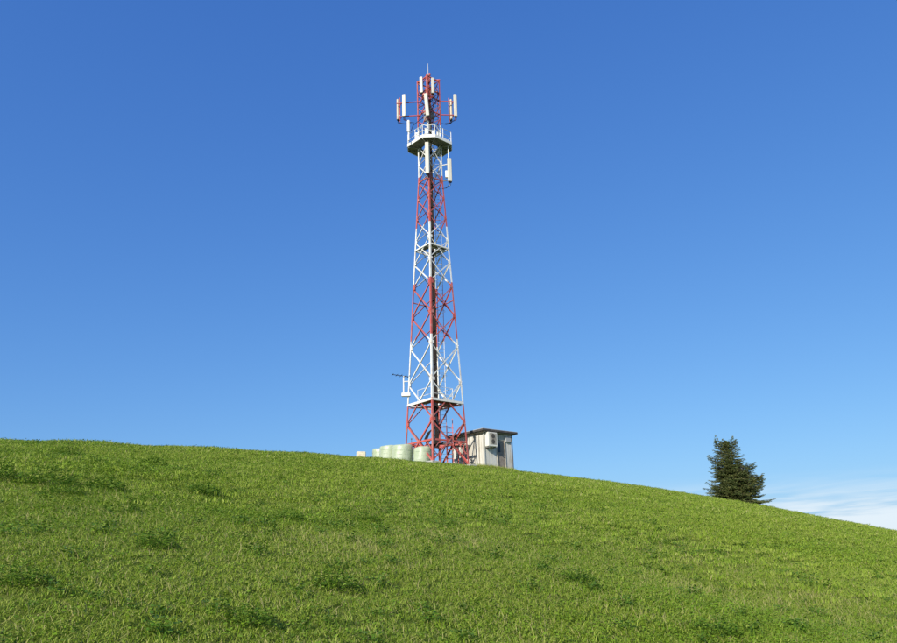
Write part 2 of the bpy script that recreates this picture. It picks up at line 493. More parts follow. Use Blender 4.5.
# work platform
PZ = 30.6
plan = [(-0.50, -1.40), (0.45, -1.40), (1.70, -0.30), (1.70, 0.50), (1.00, 1.30), (-0.90, 1.30), (-1.70, 0.55), (-1.70, -0.15)]
P = [Vector((TX + x, TY + y, Z(PZ))) for x, y in plan]
hole = [Vector((TX + 0.36 * x, TY + 0.45 * y + 0.1, Z(PZ))) for x, y in plan]
m = MB(); t = Vector((0, 0, 0.05))
for i in range(8):
    j = (i + 1) % 8
    a, b, d, e = P[i], P[j], hole[j], hole[i]
    m.add([a, b, d, e, a + t, b + t, d + t, e + t], [(3, 2, 1, 0), (4, 5, 6, 7), (0, 1, 5, 4), (1, 2, 6, 5), (2, 3, 7, 6), (3, 0, 4, 7)])
deck = m.build('work_platform', M_GRATE, TOW)
for i in range(8):
    j = (i + 1) % 8
    u = P[j] - P[i]; n_ = Vector((u.y, -u.x, 0)).normalized()
    MB().box((P[i] + P[j]) / 2 + n_ * 0.03 + Vector((0, 0, 0.10)), u.length + 0.03, 0.05, 0.26, u=u).build('fascia', M_WHITE, deck)
    MB().box((P[i] + hole[i]) / 2 + Vector((0, 0, -0.055)), (P[i] - hole[i]).length, 0.06, 0.10, u=P[i] - hole[i]).build('bearer', M_STEEL, deck)
    posts = [P[i]] + ([(P[i] + P[j]) / 2] if u.length > 1.0 else [])
    for p in posts:
        MB().tube([p + Vector((0, 0, 0.06)), p + Vector((0, 0, 1.12))], 0.028, 6).build('rail_post', M_WHITE, deck)
    for hgt in (0.62, 1.10):
        MB().tube([P[i] + Vector((0, 0, hgt)), P[j] + Vector((0, 0, hgt))], 0.021, 5).build('rail', M_WHITE, deck)
# equipment boxes standing on the platform inside the rail
for (x, y, h, w_) in ((-0.95, -0.75, 0.55, 0.32), (0.75, -0.75, 0.6, 0.34), (-0.2, -1.05, 0.75, 0.30), (0.35, -1.0, 0.5, 0.26)):
    MB().box((TX + x, TY + y, Z(PZ) + 0.28 + h / 2), w_, 0.18, h, u=(1, 0.2 * x, 0), bev=0.02).build('radio_unit', M_WHITE, TOW)

# remote radio units, combiners and cable slack crowded into the mast top
rt = random.Random(31)
M_RADIO = mat('radio_grey', (0.20, 0.19, 0.18), 0.55)
for (x, y, rel, w_, h, mm) in ((-0.28, -0.35, 33.0, 0.26, 0.5, 'g'), (0.30, -0.30, 33.3, 0.28, 0.55, 'g'), (-0.05, -0.45, 35.2, 0.3, 0.5, 'r'), (0.30, -0.1, 35.6, 0.26, 0.45, 'g'),
                            (-0.35, 0.0, 35.4, 0.26, 0.5, 'r'), (0.1, 0.35, 34.2, 0.3, 0.6, 'g'), (-0.3, 0.2, 34.0, 0.26, 0.5, 'g'), (0.05, -0.3, 32.2, 0.3, 0.5, 'g')):
    MB().box((TX + x, TY + y, Z(rel)), w_, 0.17, h, u=(1, rt.uniform(-0.6, 0.6), 0), bev=0.02).build('radio_unit', M_RADIO if mm == 'g' else M_RED, TOW)
for i in range(6):
    a_ = rt.uniform(0, 6.28); z_ = rt.uniform(32.0, 35.6)
    pts = [(TX + 0.3 * math.cos(a_ + k_ * 0.8), TY + 0.3 * math.sin(a_ + k_ * 0.8), Z(z_ + 0.22 * k_ - 0.03 * k_ * k_)) for k_ in range(5)]
    MB().tube(pts, 0.022, 5).build('jumper_cable', M_DARK, TOW)

def panel_antenna(x, y, z0, z1, w=0.27, d=0.13, face=0.0, tilt=0.0, lean=0.0, back=False, label=None, pole=True, arm_to=None):
    """face: bearing the panel looks to, in degrees from straight towards the viewer, positive to the right"""
    a = R(face)
    out = Vector((math.sin(a), -math.cos(a), 0)); u = Vector((math.cos(a), math.sin(a), 0))
    c = Vector((x, y, Z((z0 + z1) / 2))); h = z1 - z0
    axis = (Vector((0, 0, 1)) + out * math.tan(R(tilt)) + u * math.tan(R(lean))).normalized()
    m = MB().box(c, w, d, h, u=u - axis * u.dot(axis), w=axis, bev=0.035)
    p = m.build('panel_antenna', M_TAN if back else M_PANEL, TOW)
    if label: p['label'] = label
    MB().box(c - axis * (h / 2 + 0.035), w * 0.8, d * 0.8, 0.07, u=u - axis * u.dot(axis), w=axis).build('connector_plate', M_DARK, p)
    pc = Vector((x, y, 0)) - out * (d / 2 + 0.10)
    if pole:
        MB().tube([(pc.x, pc.y, Z(z0 - 0.25)), (pc.x, pc.y, Z(z1 + 0.1))], 0.04, 6).build('mounting_pole', M_RED if z0 > 32 else M_WHITE, p)
    for f in (0.18, 0.82):
        q = Vector((x, y, Z(z0 + h * f))) - out * (d / 2 + 0.05)
        MB().box(q, 0.10, 0.14, 0.09, u=u).build('bracket', M_STEEL, p)
    for i in range(2):
        s = c - axis * (h / 2 + 0.06) + u * (-0.05 + 0.1 * i)
        e = Vector((pc.x * 0.6 + TX * 0.4, pc.y * 0.6 + TY * 0.4, Z(z0 - 0.45)))
        MB().tube([s, s - Vector((0, 0, 0.22)), (s + e) / 2 - Vector((0, 0, 0.22)), e], 0.018, 5).build('jumper_cable', M_DARK, p)
    return p, pc

# outrigger arms at two heights to both sides
for rel in (34.85, 33.58):
    MB().tube([(TX - 2.62, TY + 0.15, Z(rel)), (TX - 0.7, TY, Z(rel))], 0.042, 6).build('outrigger_arm', M_RED, TOW)
    MB().tube([(TX + 2.28, TY + 0.15, Z(rel)), (TX + 0.7, TY, Z(rel))], 0.042, 6).build('outrigger_arm', M_RED, TOW)
    MB().tube([(TX - 1.97, TY - 0.25, Z(rel)), (TX - 2.5, TY + 0.7, Z(rel))], 0.035, 6).build('outrigger_arm', M_RED, TOW)
    MB().tube([(TX + 2.12, TY - 0.25, Z(rel)), (TX + 1.78, TY + 0.7, Z(rel))], 0.035, 6).build('outrigger_arm', M_RED, TOW)
panel_antenna(-3.06, 47.62, 33.25, 35.30, 0.27, 0.15, -12)
panel_antenna(-3.60, 48.5, 33.54, 35.48, 0.26, 0.15, -115, back=True)
panel_antenna(1.05, 47.62, 33.10, 35.17, 0.27, 0.15, 12)
panel_antenna(0.69, 48.5, 33.38, 35.32, 0.26, 0.15, 120, back=True)
panel_antenna(-1.63, 47.2, 35.09, 36.62, 0.25, 0.14, -15, lean=-1)
panel_antenna(-0.70, 47.2, 35.01, 36.50, 0.25, 0.14, 15)
panel_antenna(-1.22, 46.8, 32.68, 34.70, 0.28, 0.15, -5, tilt=3, lean=-3.5)
panel_antenna(-1.27, 46.82, 27.55, 30.3, 0.30, 0.16, -4, label='long white panel antenna below the platform on the front leg')
p_, pc_ = panel_antenna(0.43, 47.6, 27.25, 29.3, 0.33, 0.17, 18, label='white panel antenna hung below the platform on the right')
MB().tube([(pc_.x, pc_.y, Z(29.2)), (pc_.x, pc_.y, Z(30.6))], 0.045, 6).build('hanger_pole', M_WHITE, TOW)
for rel in (27.5, 28.9):
    MB().tube([(pc_.x, pc_.y, Z(rel)), (TX + 0.75, TY, Z(rel))], 0.04, 6).build('outrigger_arm', M_STEEL if rel < 28 else M_WHITE, TOW)
MB().box((0.18, 47.7, Z(27.95)), 0.2, 0.2, 0.6, bev=0.02).build('radio_unit', M_WHITE, TOW)
# stub antenna on the left of the rail
st = MB().tube([(-2.68, 47.2, Z(30.75)), (-2.68, 47.2, Z(31.5))], 0.06, 8).build('stub_antenna', M_WHITE, TOW)
MB().tube([(-2.69, 47.2, Z(31.48)), (-2.69, 47.2, Z(31.55)), (-2.69, 47.2, Z(32.5)), (-2.69, 47.2, Z(32.58))], [0.06, 0.125, 0.125, 0.06], 10).build('radome', M_WHITE, st, smooth=False)
MB().tube([(-2.5, 47.3, Z(31.7)), (-2.35, 47.5, Z(32.3)), (-1.9, 47.9, Z(33.0))], 0.025, 5).build('jumper_cable', M_DARK, st)
# mast head: pole, beacon and lightning rod
mh = MB().tube([(TX, TY, Z(35.5)), (TX, TY, Z(37.25))], 0.09, 8).build('mast_head', M_RED, TOW)
MB().box((TX - 0.02, TY - 0.12, Z(36.85)), 0.34, 0.3, 0.6, bev=0.03).build('junction_box', M_RED, mh)
MB().tube([(TX + 0.12, TY, Z(36.9)), (TX + 0.12, TY, Z(37.3)), (TX + 0.12, TY, Z(37.35)), (TX + 0.12, TY, Z(37.55)), (TX + 0.12, TY, Z(37.6))],
          [0.03, 0.03, 0.09, 0.09, 0.03], 8).build('beacon_lamp', mat('beacon_glass', (0.45, 0.12, 0.11), 0.2), mh)
MB().tube([(TX, TY, Z(37.2)), (TX, TY, Z(38.55))], [0.032, 0.018], 6).build('lightning_rod', M_FLASH, mh)
for k in (0, 2):
    MB().angle([corner(k, TOPZ), corner((k + 2) % 4, TOPZ)] if k == 0 else [corner(1, TOPZ + 0.08), corner(3, TOPZ + 0.08)], Vector((0, 0, 1)), face_dir[0], 0.08, 0.012).build('top_beam', M_PAINT, TOW)

# bracket with a small antenna and box on the left leg
br = MB().tube([(-3.29, 48.2, Z(10.75)), (-3.29, 48.2, Z(12.15))], 0.05, 8).build('side_mount', M_WHITE, TOW)
for rel in (11.75, 10.85):
    MB().tube([(-3.29, 48.2, Z(rel)), (corner(3, rel).x, corner(3, rel).y, Z(rel))], 0.035, 6).build('mount_arm', M_WHITE, br)
MB().box((-3.12, 48.12, Z(10.78)), 0.62, 0.3, 0.24, bev=0.02).build('equipment_box', M_WHITE, br)
yagi = MB().tube([(-4.1, 47.9, Z(12.22)), (-2.95, 48.3, Z(12.12))], 0.025, 5).build('yagi_antenna', M_DARK, br)
for i, f in enumerate((0.05, 0.3, 0.55, 0.8, 1.0)):
    c = Vector((-4.1 + 1.15 * f, 47.9 + 0.4 * f, Z(12.22 - 0.1 * f)))
    d = Vector((-0.28, 0.82, 0.0)) * (0.30 + 0.05 * i)
    MB().tube([c - d, c + d], 0.018, 5).build('element', M_DARK, yagi)

# entry ladder and hand rail at the foot
en = MB().box((TX + 0.75, TY - 0.35, Z(7.0)), 0.05, 0.05, 3.0, u=(1, 0, 0), w=(0.08, 0.15, 1)).build('entry_ladder', M_RED, TOW)
MB().box((TX + 1.15, TY - 0.25, Z(7.2)), 0.05, 0.05, 3.6, u=(1, 0, 0), w=(0.08, 0.15, 1)).build('side_rail', M_RED, en)
for i in range(9):
    MB().box((TX + 0.95 + 0.02 * i - 0.1, TY - 0.42 + 0.04 * i, Z(5.9 + i * 0.3)), 0.4, 0.04, 0.04, u=(1, 0.25, 0)).build('rung', M_RED, en)
for k in range(4):
    c = corner(k, 5.6)
    g = gz(c.x, c.y)
    MB().box((c.x, c.y, g + 0.02), 0.7, 0.7, 0.4, u=face_dir[0], bev=0.03).build('footing', mat('concrete', (0.4, 0.39, 0.36), 0.9) if k == 0 else bpy.data.materials['concrete'], TOW)

# ---------------------------------------------------------------- equipment shed
AS = R(40)
U = Vector((math.cos(AS), math.sin(AS), 0)); V = Vector((-math.sin(AS), math.cos(AS), 0))   # along right wall, along left wall
C0 = Vector((2.20, 48.5, 0)); SW, SL = 2.62, 3.4
SZ = gz(2.6, 49.5) - 0.15
ROOFZ = Z(8.05)
shed = root('equipment_shed', (C0.x, C0.y, SZ), 'low pale panelled equipment shed with flat dark roof behind the mast', 'shed')
def SP(u, v, z): return C0 + U * u + V * v + Vector((0, 0, z))
core = MB().box(SP(SW / 2, SL / 2, (SZ + ROOFZ) / 2), SW - 0.1, SL - 0.1, ROOFZ - SZ, u=U).build('wall_core', M_WALL2, shed)
# left wall: vertical sheets with covering strips
n = 7
pw = SL / n
for i in range(n):
    off = 0.006 * ((i * 7) % 3)
    MB().box(SP(0.02 - off, (i + 0.5) * pw, (SZ + ROOFZ) / 2), pw - 0.03, 0.04, ROOFZ - SZ - 0.02, u=V).build('wall_panel', M_WALL if i % 3 else M_WALL, shed)
    MB().box(SP(-0.02, i * pw + (0.03 if i == 0 else 0), (SZ + ROOFZ) / 2), 0.05, 0.05, ROOFZ - SZ - 0.06, u=V).build('cover_strip', M_TRIM, shed)
# right wall: sheets round the door
def rpanel(u0, u1, z0, z1, m_=M_WALL2, off=0.0):
    return MB().box(SP((u0 + u1) / 2, 0.02 - off, (z0 + z1) / 2), u1 - u0 - 0.02, 0.04, z1 - z0, u=U)
rpanel(0.0, 0.62, SZ, ROOFZ - 0.02).build('wall_panel', M_WALL, shed)
rpanel(0.62, 1.22, SZ, ROOFZ - 0.02, off=0.006).build('wall_panel', M_WALL, shed)
rpanel(1.98, SW, SZ, ROOFZ - 0.02, off=0.004).build('wall_panel', M_WALL, shed)
rpanel(1.22, 1.98, ROOFZ - 0.42, ROOFZ - 0.02, off=0.003).build('wall_panel', M_WALL2, shed)
door = MB().box(SP(1.60, 0.03, SZ + 1.08), 0.72, 0.04, 2.1, u=U).build('door', M_DOOR, shed)
MB().box(SP(1.40, 0.0, SZ + 1.65), 0.26, 0.03, 0.6, u=U).build('door_window', M_GLASS, door)
MB().box(SP(1.88, -0.02, SZ + 1.1), 0.03, 0.06, 0.16, u=U).build('handle', M_STEEL, door)
for uu in (1.22, 1.98):
    MB().box(SP(uu, -0.02, SZ + 1.1), 0.07, 0.07, 2.2, u=U).build('door_frame', M_TRIM, door)
MB().box(SP(2.27, -0.07, ROOFZ - 0.33), 0.52, 0.14, 0.36, u=U, bev=0.015).build('meter_box', M_BOX, shed)
MB().tube([SP(SW + 0.03, -0.06, SZ), SP(SW + 0.03, -0.06, SZ + 1.9), SP(SW - 0.02, -0.10, ROOFZ)], 0.045, 8).build('downpipe', M_POST, shed)
MB().box(SP(0.0, 0.0, (SZ + ROOFZ) / 2), 0.09, 0.09, ROOFZ - SZ - 0.01, u=U).build('corner_post', M_WALL, shed)
# roof slab, fascia and flashing
ro = MB().box(SP(SW / 2, SL / 2, ROOFZ + 0.13), SW + 0.75, SL + 0.7, 0.14, u=U, w=(0, 0, 1), bev=0.01).build('roof', M_ROOF, shed)
MB().box(SP(SW / 2, SL / 2, ROOFZ + 0.03), SW + 0.45, SL + 0.4, 0.06, u=U).build('soffit', M_TRIM, ro)
MB().box(SP(SW / 2, SL / 2, ROOFZ + 0.215), SW + 0.70, SL + 0.64, 0.03, u=U).build('flashing', M_FLASH, ro)
# air conditioner hung on the right wall
acx = 0.47
ac = MB().box(SP(acx, -0.24, ROOFZ - 0.50), 0.86, 0.36, 0.98, u=U, bev=0.025).build('air_conditioner', M_AC, shed)
fx, fz = acx + 0.02, ROOFZ - 0.46
MB().box(SP(fx, -0.425, fz), 0.62, 0.012, 0.78, u=U).build('fan_panel', M_TRIM, ac)
for k in range(2):
    cz = fz - 0.19 + 0.38 * k
    MB().tube([SP(fx, -0.428, cz), SP(fx, -0.440, cz)], 0.16, 12).build('fan_opening', M_GRILL, ac)
    for t in (-0.09, 0.0, 0.09):
        MB().box(SP(fx, -0.446, cz + t), 0.30, 0.008, 0.012, u=U).build('guard_wire', M_TRIM, ac)
for s in (-0.33, 0.33):
    MB().box(SP(acx + s, -0.2, ROOFZ - 1.03), 0.05, 0.46, 0.05, u=U).build('support_arm', M_STEEL, ac)
MB().tube([SP(acx - 0.3, -0.3, ROOFZ - 1.0), SP(acx - 0.32, -0.2, ROOFZ - 1.12), SP(acx - 0.3, -0.05, ROOFZ - 1.1)], 0.03, 6).build('refrigerant_pipe', M_DARK, ac)

# cable bridge from the mast to the shed
cb0 = Vector((TX + 0.35, TY + 0.1, Z(7.3))); cb1 = SP(-0.06, 1.7, ROOFZ - 0.75)
bridge = root('cable_bridge', (cb0.x, cb0.y, gz(cb0.x, cb0.y)), 'dark cable tray bridging from the mast foot to the shed wall', 'cable tray')
ud = (cb1 - cb0); nl = Vector((-ud.y, ud.x, 0)).normalized()
for s in (-0.26, 0.26):
    MB().box((cb0 + cb1) / 2 + nl * s, ud.length, 0.04, 0.10, u=ud).build('side_rail', M_STEEL, bridge)
for i in range(9):
    MB().box(cb0 + ud * ((i + 0.5) / 9), 0.03, 0.5, 0.03, u=ud).build('cross_bar', M_STEEL, bridge)
for i in range(6):
    o_ = nl * (-0.2 + 0.08 * i)
    MB().tube([cb0 + o_ + Vector((0, 0, 0.05)), cb0 + ud * 0.5 + o_ + Vector((0, 0, 0.035 + 0.01 * (i % 2))), cb1 + o_ + Vector((0, 0, 0.05))], 0.03, 5).build('cable', M_DARK, bridge)
for f in (0.3, 0.75):
    p = cb0 + ud * f
    for s in (-0.28, 0.28):
        q = p + nl * s
        MB().tube([(q.x, q.y, gz(q.x, q.y) - 0.2), (q.x, q.y, p.z + 0.05)], 0.035, 6).build('support_post', M_RED, bridge)

# ---------------------------------------------------------------- wrapped bales
def bale(x, y, r, h, seed, label, sink=0.05, flat=0.0):
    g = gz(x, y) - sink
    rnd = random.Random(seed)
    n = 28
    prof = [(0.0, 0.0), (0.86, 0.0), (0.96, 0.035), (1.0, 0.11), (1.012, 0.3), (1.015, 0.5), (1.01, 0.72), (1.0, 0.86), (0.965, 0.94), (0.88, 0.985), (0.55, 1.01), (0.0, 1.015)]
    ph = [rnd.uniform(0, 6.28) for _ in range(6)]
    lean = (rnd.uniform(-0.07, 0.07), rnd.uniform(-0.05, 0.05))
    vs = []; fs = []
    for (pr, pz) in prof:
        for k in range(n):
            t = 2 * math.pi * k / n
            d = 1 + 0.030 * math.sin(2 * t + ph[0]) + 0.020 * math.sin(5 * t + ph[1] + 4 * pz) + 0.012 * math.sin(9 * t + ph[2] - 6 * pz) + rnd.uniform(-0.008, 0.008)
            zz = pz * h * (1 + 0.02 * math.sin(t + ph[3]) + 0.012 * math.sin(3 * t + ph[4]))
            vs.append((x + pr * r * d * math.cos(t) + lean[0] * zz, y + pr * r * d * math.sin(t) + lean[1] * zz, g + zz))
    for i in range(len(prof) - 1):
        for k in range(n):
            j = (k + 1) % n
            fs.append((i * n + k, i * n + j, (i + 1) * n + j, (i + 1) * n + k))
    b = root('wrapped_bale', (x, y, g), label, 'hay bale', 'wrapped round bales beside the mast')
    body = mesh_obj('film_wrap', vs, fs, M_BALE, b, smooth=True)
    for i in range(3):                 # overlapping edges of the stretch film
        pz = 0.25 + 0.22 * i + rnd.uniform(-0.02, 0.02); sl = rnd.uniform(-0.05, 0.05)
        pts = []
        for k in range(n + 1):
            t = 2 * math.pi * k / n
            zz = (pz + sl * math.sin(t + ph[5])) * h
            pts.append((x + (r * 1.017) * math.cos(t) * (1 + 0.022 * math.sin(2 * t + ph[0])) + lean[0] * zz, y + (r * 1.017) * math.sin(t) * (1 + 0.022 * math.sin(2 * t + ph[0])) + lean[1] * zz, g + zz))
        MB().tube(pts, 0.005, 4, caps=False).build('film_edge', M_BALE, body)
    return b
bale(-3.36, 47.15, 0.67, 1.26, 1, 'large pale green wrapped round bale, widest of the row, left of the gap')
bale(-4.28, 47.9, 0.66, 1.16, 2, 'pale green wrapped bale half hidden behind the widest bale on its left')
bale(-5.02, 49.9, 0.58, 0.92, 3, 'lowest pale green wrapped bale at the left end of the row')
bale(-2.02, 46.9, 0.575, 1.20, 4, 'separate pale green wrapped bale right of the gap, beside the mast leg')

# cream block further left on the crest
bx_, by_ = -6.47, 50.0
g = gz(bx_, by_)
blk = MB().box((bx_, by_, g + 0.30), 0.66, 0.5, 0.72, u=(1, 0.15, 0), bev=0.05)
o = blk.build('stone_block', M_BLOCK, None, loc=(bx_, by_, g))
tag(o, 'small cream block lying alone on the crest left of the bales', 'block')
# thin posts behind the bales
def post(x, y, top, lab):
    g = gz(x, y)
    o = MB().tube([(x, y, g - 0.2), (x + 0.01, y, g + (Z(top) - g) * 0.6), (x + 0.015, y, Z(top))], [0.035, 0.03, 0.02], 6).box((x + 0.012, y, Z(top) - 0.06), 0.09, 0.09, 0.07).build('marker_post', M_POST, None, loc=(x, y, g))
    return tag(o, lab, 'post', 'thin posts behind the bales')
post(-4.66, 49.0, 7.42, 'short dark stake just showing above the left bales')
post(-2.78, 48.0, 7.72, 'thin dark post rising behind the gap between the bales')

# ---------------------------------------------------------------- conifer
def conifer(x, y):
    g = gz(x, y) - 0.1
    tr = root('conifer_tree', (x, y, g), 'dark bushy conifer with two tops standing alone on the right slope', 'tree')
    rnd = random.Random(11)
    stems = [  # base, top, radius, reach at foot, reach at top
        (Vector((0, 0, 0)), Vector((-0.12, 0, 4.2)), 0.13, 2.0, 0.28, 190),
        (Vector((-0.05, 0, 1.8)), Vector((-0.55, 0.1, 4.3)), 0.06, 1.05, 0.10, 60),
        (Vector((0.0, 0, 1.6)), Vector((0.30, -0.1, 4.15)), 0.07, 1.2, 0.30, 90),
        (Vector((0.1, 0, 0.2)), Vector((1.50, -0.15, 1.75)), 0.07, 1.3, 0.5, 120),
        (Vector((0.1, 0, 0.8)), Vector((0.95, -0.25, 2.5)), 0.06, 1.15, 0.5, 85),
        (Vector((0.05, 0, 0.2)), Vector((0.3, 0.9, 2.8)), 0.06, 1.3, 0.4, 60),
        (Vector((0.0, 0, 0.2)), Vector((0.35, -0.9, 2.4)), 0.06, 1.3, 0.4, 60),
        (Vector((0.0, 0, 0.8)), Vector((-0.95, -0.2, 3.1)), 0.05, 1.15, 0.45, 75),
        (Vector((0.0, 0, 0.1)), Vector((-0.9, -0.3, 1.2)), 0.05, 1.05, 0.7, 60),
    ]
    org = Vector((x, y, g))
    tb = MB()
    V_, F_ = [], []
    def quad(c, a, b):
        k = len(V_)
        V_.extend([c - a * 0.5, c + b * 0.5 - a * 0.05, c + a * 0.5, c - b * 0.5 - a * 0.05]); F_.append((k, k + 1, k + 2, k + 3))
    for si, (b, tp, r, r0, r1, nb) in enumerate(stems):
        pts = [org + b.lerp(tp, f) + Vector((0.05 * math.sin(3 * f + si), 0.05 * math.cos(4 * f + si), 0)) for f in np.linspace(0, 1, 6)]
        tb.tube(pts, [r * (1 - 0.85 * f) for f in np.linspace(0, 1, 6)], 7)
        if si < 3:                     # leading shoots
            for i in range(46):
                q = rnd.random(); tipv = Vector((0.10 * (si - 1), 0, 0.42 * (1.0 if si else 0.5)))
                c = org + tp + tipv * q
                rr_ = 0.11 * (1 - q) + 0.015
                a_ = rnd.uniform(0, 6.28)
                ad = Vector((math.cos(a_), math.sin(a_), 0.9)).normalized()
                bd = ad.cross(Vector((rnd.uniform(-1, 1), rnd.uniform(-1, 1), rnd.uniform(-1, 1)))).normalized()
                quad(c + Vector((math.cos(a_), math.sin(a_), 0)) * rr_, ad * rnd.uniform(0.09, 0.15), bd * 0.035)
        for i in range(nb):
            f = (i + rnd.random()) / nb
            f0 = f if si else 0.03 + 0.97 * f
            p0 = org + b.lerp(tp, f0)
            L = (r0 + (r1 - r0) * f0) * rnd.uniform(0.62, 1.12)
            if si == 0 and 0.5 < f0: L *= 0.8
            az = i * 2.399 + rnd.uniform(-0.4, 0.4)
            el0 = R(rnd.uniform(-12, 12) + 40 * f0 ** 2)
            d = Vector((math.cos(az), math.sin(az), 0))
            ns = max(4, int(L / 0.10))
            prev = p0; bp = [p0]
            for s in range(1, ns + 1):
                q = s / ns
                e = el0 - 0.35 * math.sin(q * 2.2) + 0.5 * q * q
                prev = prev + (d * math.cos(e) + Vector((0, 0, math.sin(e)))) * (L / ns)
                if prev.z < org.z + 0.05: prev.z = org.z + 0.05 + rnd.uniform(0, .08)
                bp.append(prev)
            tb.tube([bp[0], bp[len(bp) // 2], bp[-1]], [0.018, 0.012, 0.004], 4, caps=False)
            side = Vector((-d.y, d.x, 0))
            for s in range(1, len(bp)):
                q = s / ns
                if q < 0.22 and rnd.random() < 0.6: continue
                for sg in (-1, 1, 0):
                    tl = (0.40 * L * (1 - q) + 0.13) * rnd.uniform(0.6, 1.2)
                    tl = min(tl, 0.42)
                    ang = R(rnd.uniform(38, 62)) * sg
                    td = (d * math.cos(ang) + side * math.sin(ang) + Vector((0, 0, rnd.uniform(-0.35, 0.25)))).normalized()
                    if sg == 0: tl *= 0.6
                    nt = max(2, int(tl / 0.065))
                    for j in range(nt):
                        c = bp[s] + td * (tl * (j + 0.7) / nt)
                        for _ in range(2):
                            ad = (td + Vector((rnd.uniform(-.6, .6), rnd.uniform(-.6, .6), rnd.uniform(-.5, .6)))).normalized()
                            bd = ad.cross(Vector((rnd.uniform(-1, 1), rnd.uniform(-1, 1), rnd.uniform(-1, 1)))).normalized()
                            quad(c, ad * rnd.uniform(0.08, 0.14), bd * rnd.uniform(0.022, 0.042))
    tb.build('trunk', M_BARK, tr)
    mesh_obj('crown', V_, F_, M_NEEDLE, tr)
    tr.scale = (1.07, 1.07, 0.95)
    return tr, len(F_)
_, nq = conifer(17.75, 45.6)
print('conifer quads', nq)

# ---------------------------------------------------------------- grass: tufts instanced over the visible hillside
def blade_arrays(n, rad, h0, h1, w0, w1, lean, r, seg=2):
    V_, F_ = [], []
    for _ in range(n):
        a = r.uniform(0, 2 * math.pi); d = rad * math.sqrt(r.random())
        p = Vector((d * math.cos(a), d * math.sin(a), -0.015))
        h = r.uniform(h0, h1); w = r.uniform(w0, w1) / 2
        fa = r.uniform(0, 2 * math.pi); side = Vector((math.cos(fa), math.sin(fa), 0))
        la = r.uniform(0, 2 * math.pi); ld = Vector((math.cos(la), math.sin(la), 0)) * r.uniform(0.2, 1.0) * lean * h
        k = len(V_)
        V_ += [p - side * w, p + side * w]
        m1 = p + ld * 0.3 + Vector((0, 0, h * 0.55))
        V_ += [m1 + side * w * 0.85, m1 - side * w * 0.85]
        V_ += [p + ld + Vector((0, 0, h * r.uniform(0.82, 1.0)))]
        F_ += [(k, k + 1, k + 2, k + 3), (k + 3, k + 2, k + 4)]
    return V_, F_

def leaf_arrays(n, rad, h0, h1, size0, size1, r):
    """low round leaves of clover and dandelion, held roughly level"""
    V_, F_ = [], []
    for _ in range(n):
        a = r.uniform(0, 2 * math.pi); d = rad * math.sqrt(r.random())
        c = Vector((d * math.cos(a), d * math.sin(a), r.uniform(h0, h1)))
        fa = r.uniform(0, 2 * math.pi); u = Vector((math.cos(fa), math.sin(fa), r.uniform(-0.5, 0.5))).normalized()
        w = u.cross(Vector((r.uniform(-.6, .6), r.uniform(-.6, .6), 1))).normalized()
        s = r.uniform(size0, size1)
        k = len(V_)
        V_ += [c - u * s, c - u * s * 0.3 + w * s * 0.62, c + u * s * 0.55 + w * s * 0.5, c + u * s, c + u * s * 0.55 - w * s * 0.5, c - u * s * 0.3 - w * s * 0.62]
        F_ += [(k, k + 1, k + 2, k + 3), (k, k + 3, k + 4, k + 5)]
    return V_, F_

src = bpy.data.collections.new('grass_source')
def source(name, parts):
    me = bpy.data.meshes.new(name)
    V_, F_, mi, mats = [], [], [], []
    for (v, f, m_) in parts:
        if m_ not in mats: mats.append(m_)
        k = len(V_); V_ += v; F_ += [tuple(i + k for i in q) for q in f]; mi += [mats.index(m_)] * len(f)
    me.from_pydata([tuple(v) for v in V_], [], F_)
    for m_ in mats: me.materials.append(m_)
    me.polygons.foreach_set('material_index', mi)
    o = bpy.data.objects.new(name, me); src.objects.link(o)
    return o
rg = random.Random(3)
# 0-3 near tufts, 4 clover tuft, 5 stalks, 6-8 mid patches, 9 mid clover, 10-11 far patches, 12 tall rough grass
for i in range(4):
    source('grass_tuft_%02d' % i, [(*blade_arrays(52, 0.13, 0.022, 0.058, 0.0030, 0.0052, 1.5, rg), M_GRASS), (*blade_arrays(4, 0.13, 0.025, 0.075, 0.003, 0.0055, 1.2, rg), M_STRAW), (*leaf_arrays(4, 0.12, 0.02, 0.05, 0.008, 0.014, rg), M_CLOVER)])
source('grass_tuft_04', [(*leaf_arrays(26, 0.15, 0.015, 0.055, 0.007, 0.013, rg), M_CLOVER), (*blade_arrays(34, 0.14, 0.03, 0.08, 0.004, 0.007, 1.1, rg), M_GRASS)])
source('grass_tuft_05', [(*blade_arrays(8, 0.12, 0.04, 0.12, 0.004, 0.007, 0.9, rg), M_STRAW), (*blade_arrays(22, 0.12, 0.03, 0.08, 0.004, 0.007, 1.1, rg), M_GRASS)])
for i in range(3):
    source('grass_tuft_%02d' % (6 + i), [(*blade_arrays(120, 0.30, 0.035, 0.085, 0.007, 0.012, 1.2, rg), M_GRASS), (*blade_arrays(8, 0.3, 0.03, 0.10, 0.006, 0.010, 1.2, rg), M_STRAW), (*leaf_arrays(8, 0.28, 0.02, 0.07, 0.014, 0.024, rg), M_CLOVER)])
source('grass_tuft_09', [(*leaf_arrays(50, 0.32, 0.03, 0.08, 0.010, 0.020, rg), M_CLOVER), (*blade_arrays(70, 0.30, 0.04, 0.09, 0.007, 0.012, 1.1, rg), M_GRASS)])
for i in range(2):
    source('grass_tuft_%02d' % (10 + i), [(*blade_arrays(130, 0.45, 0.04, 0.10, 0.011, 0.020, 1.2, rg), M_GRASS), (*blade_arrays(9, 0.45, 0.04, 0.12, 0.010, 0.016, 1.2, rg), M_STRAW), (*leaf_arrays(8, 0.42, 0.03, 0.09, 0.02, 0.034, rg), M_CLOVER)])
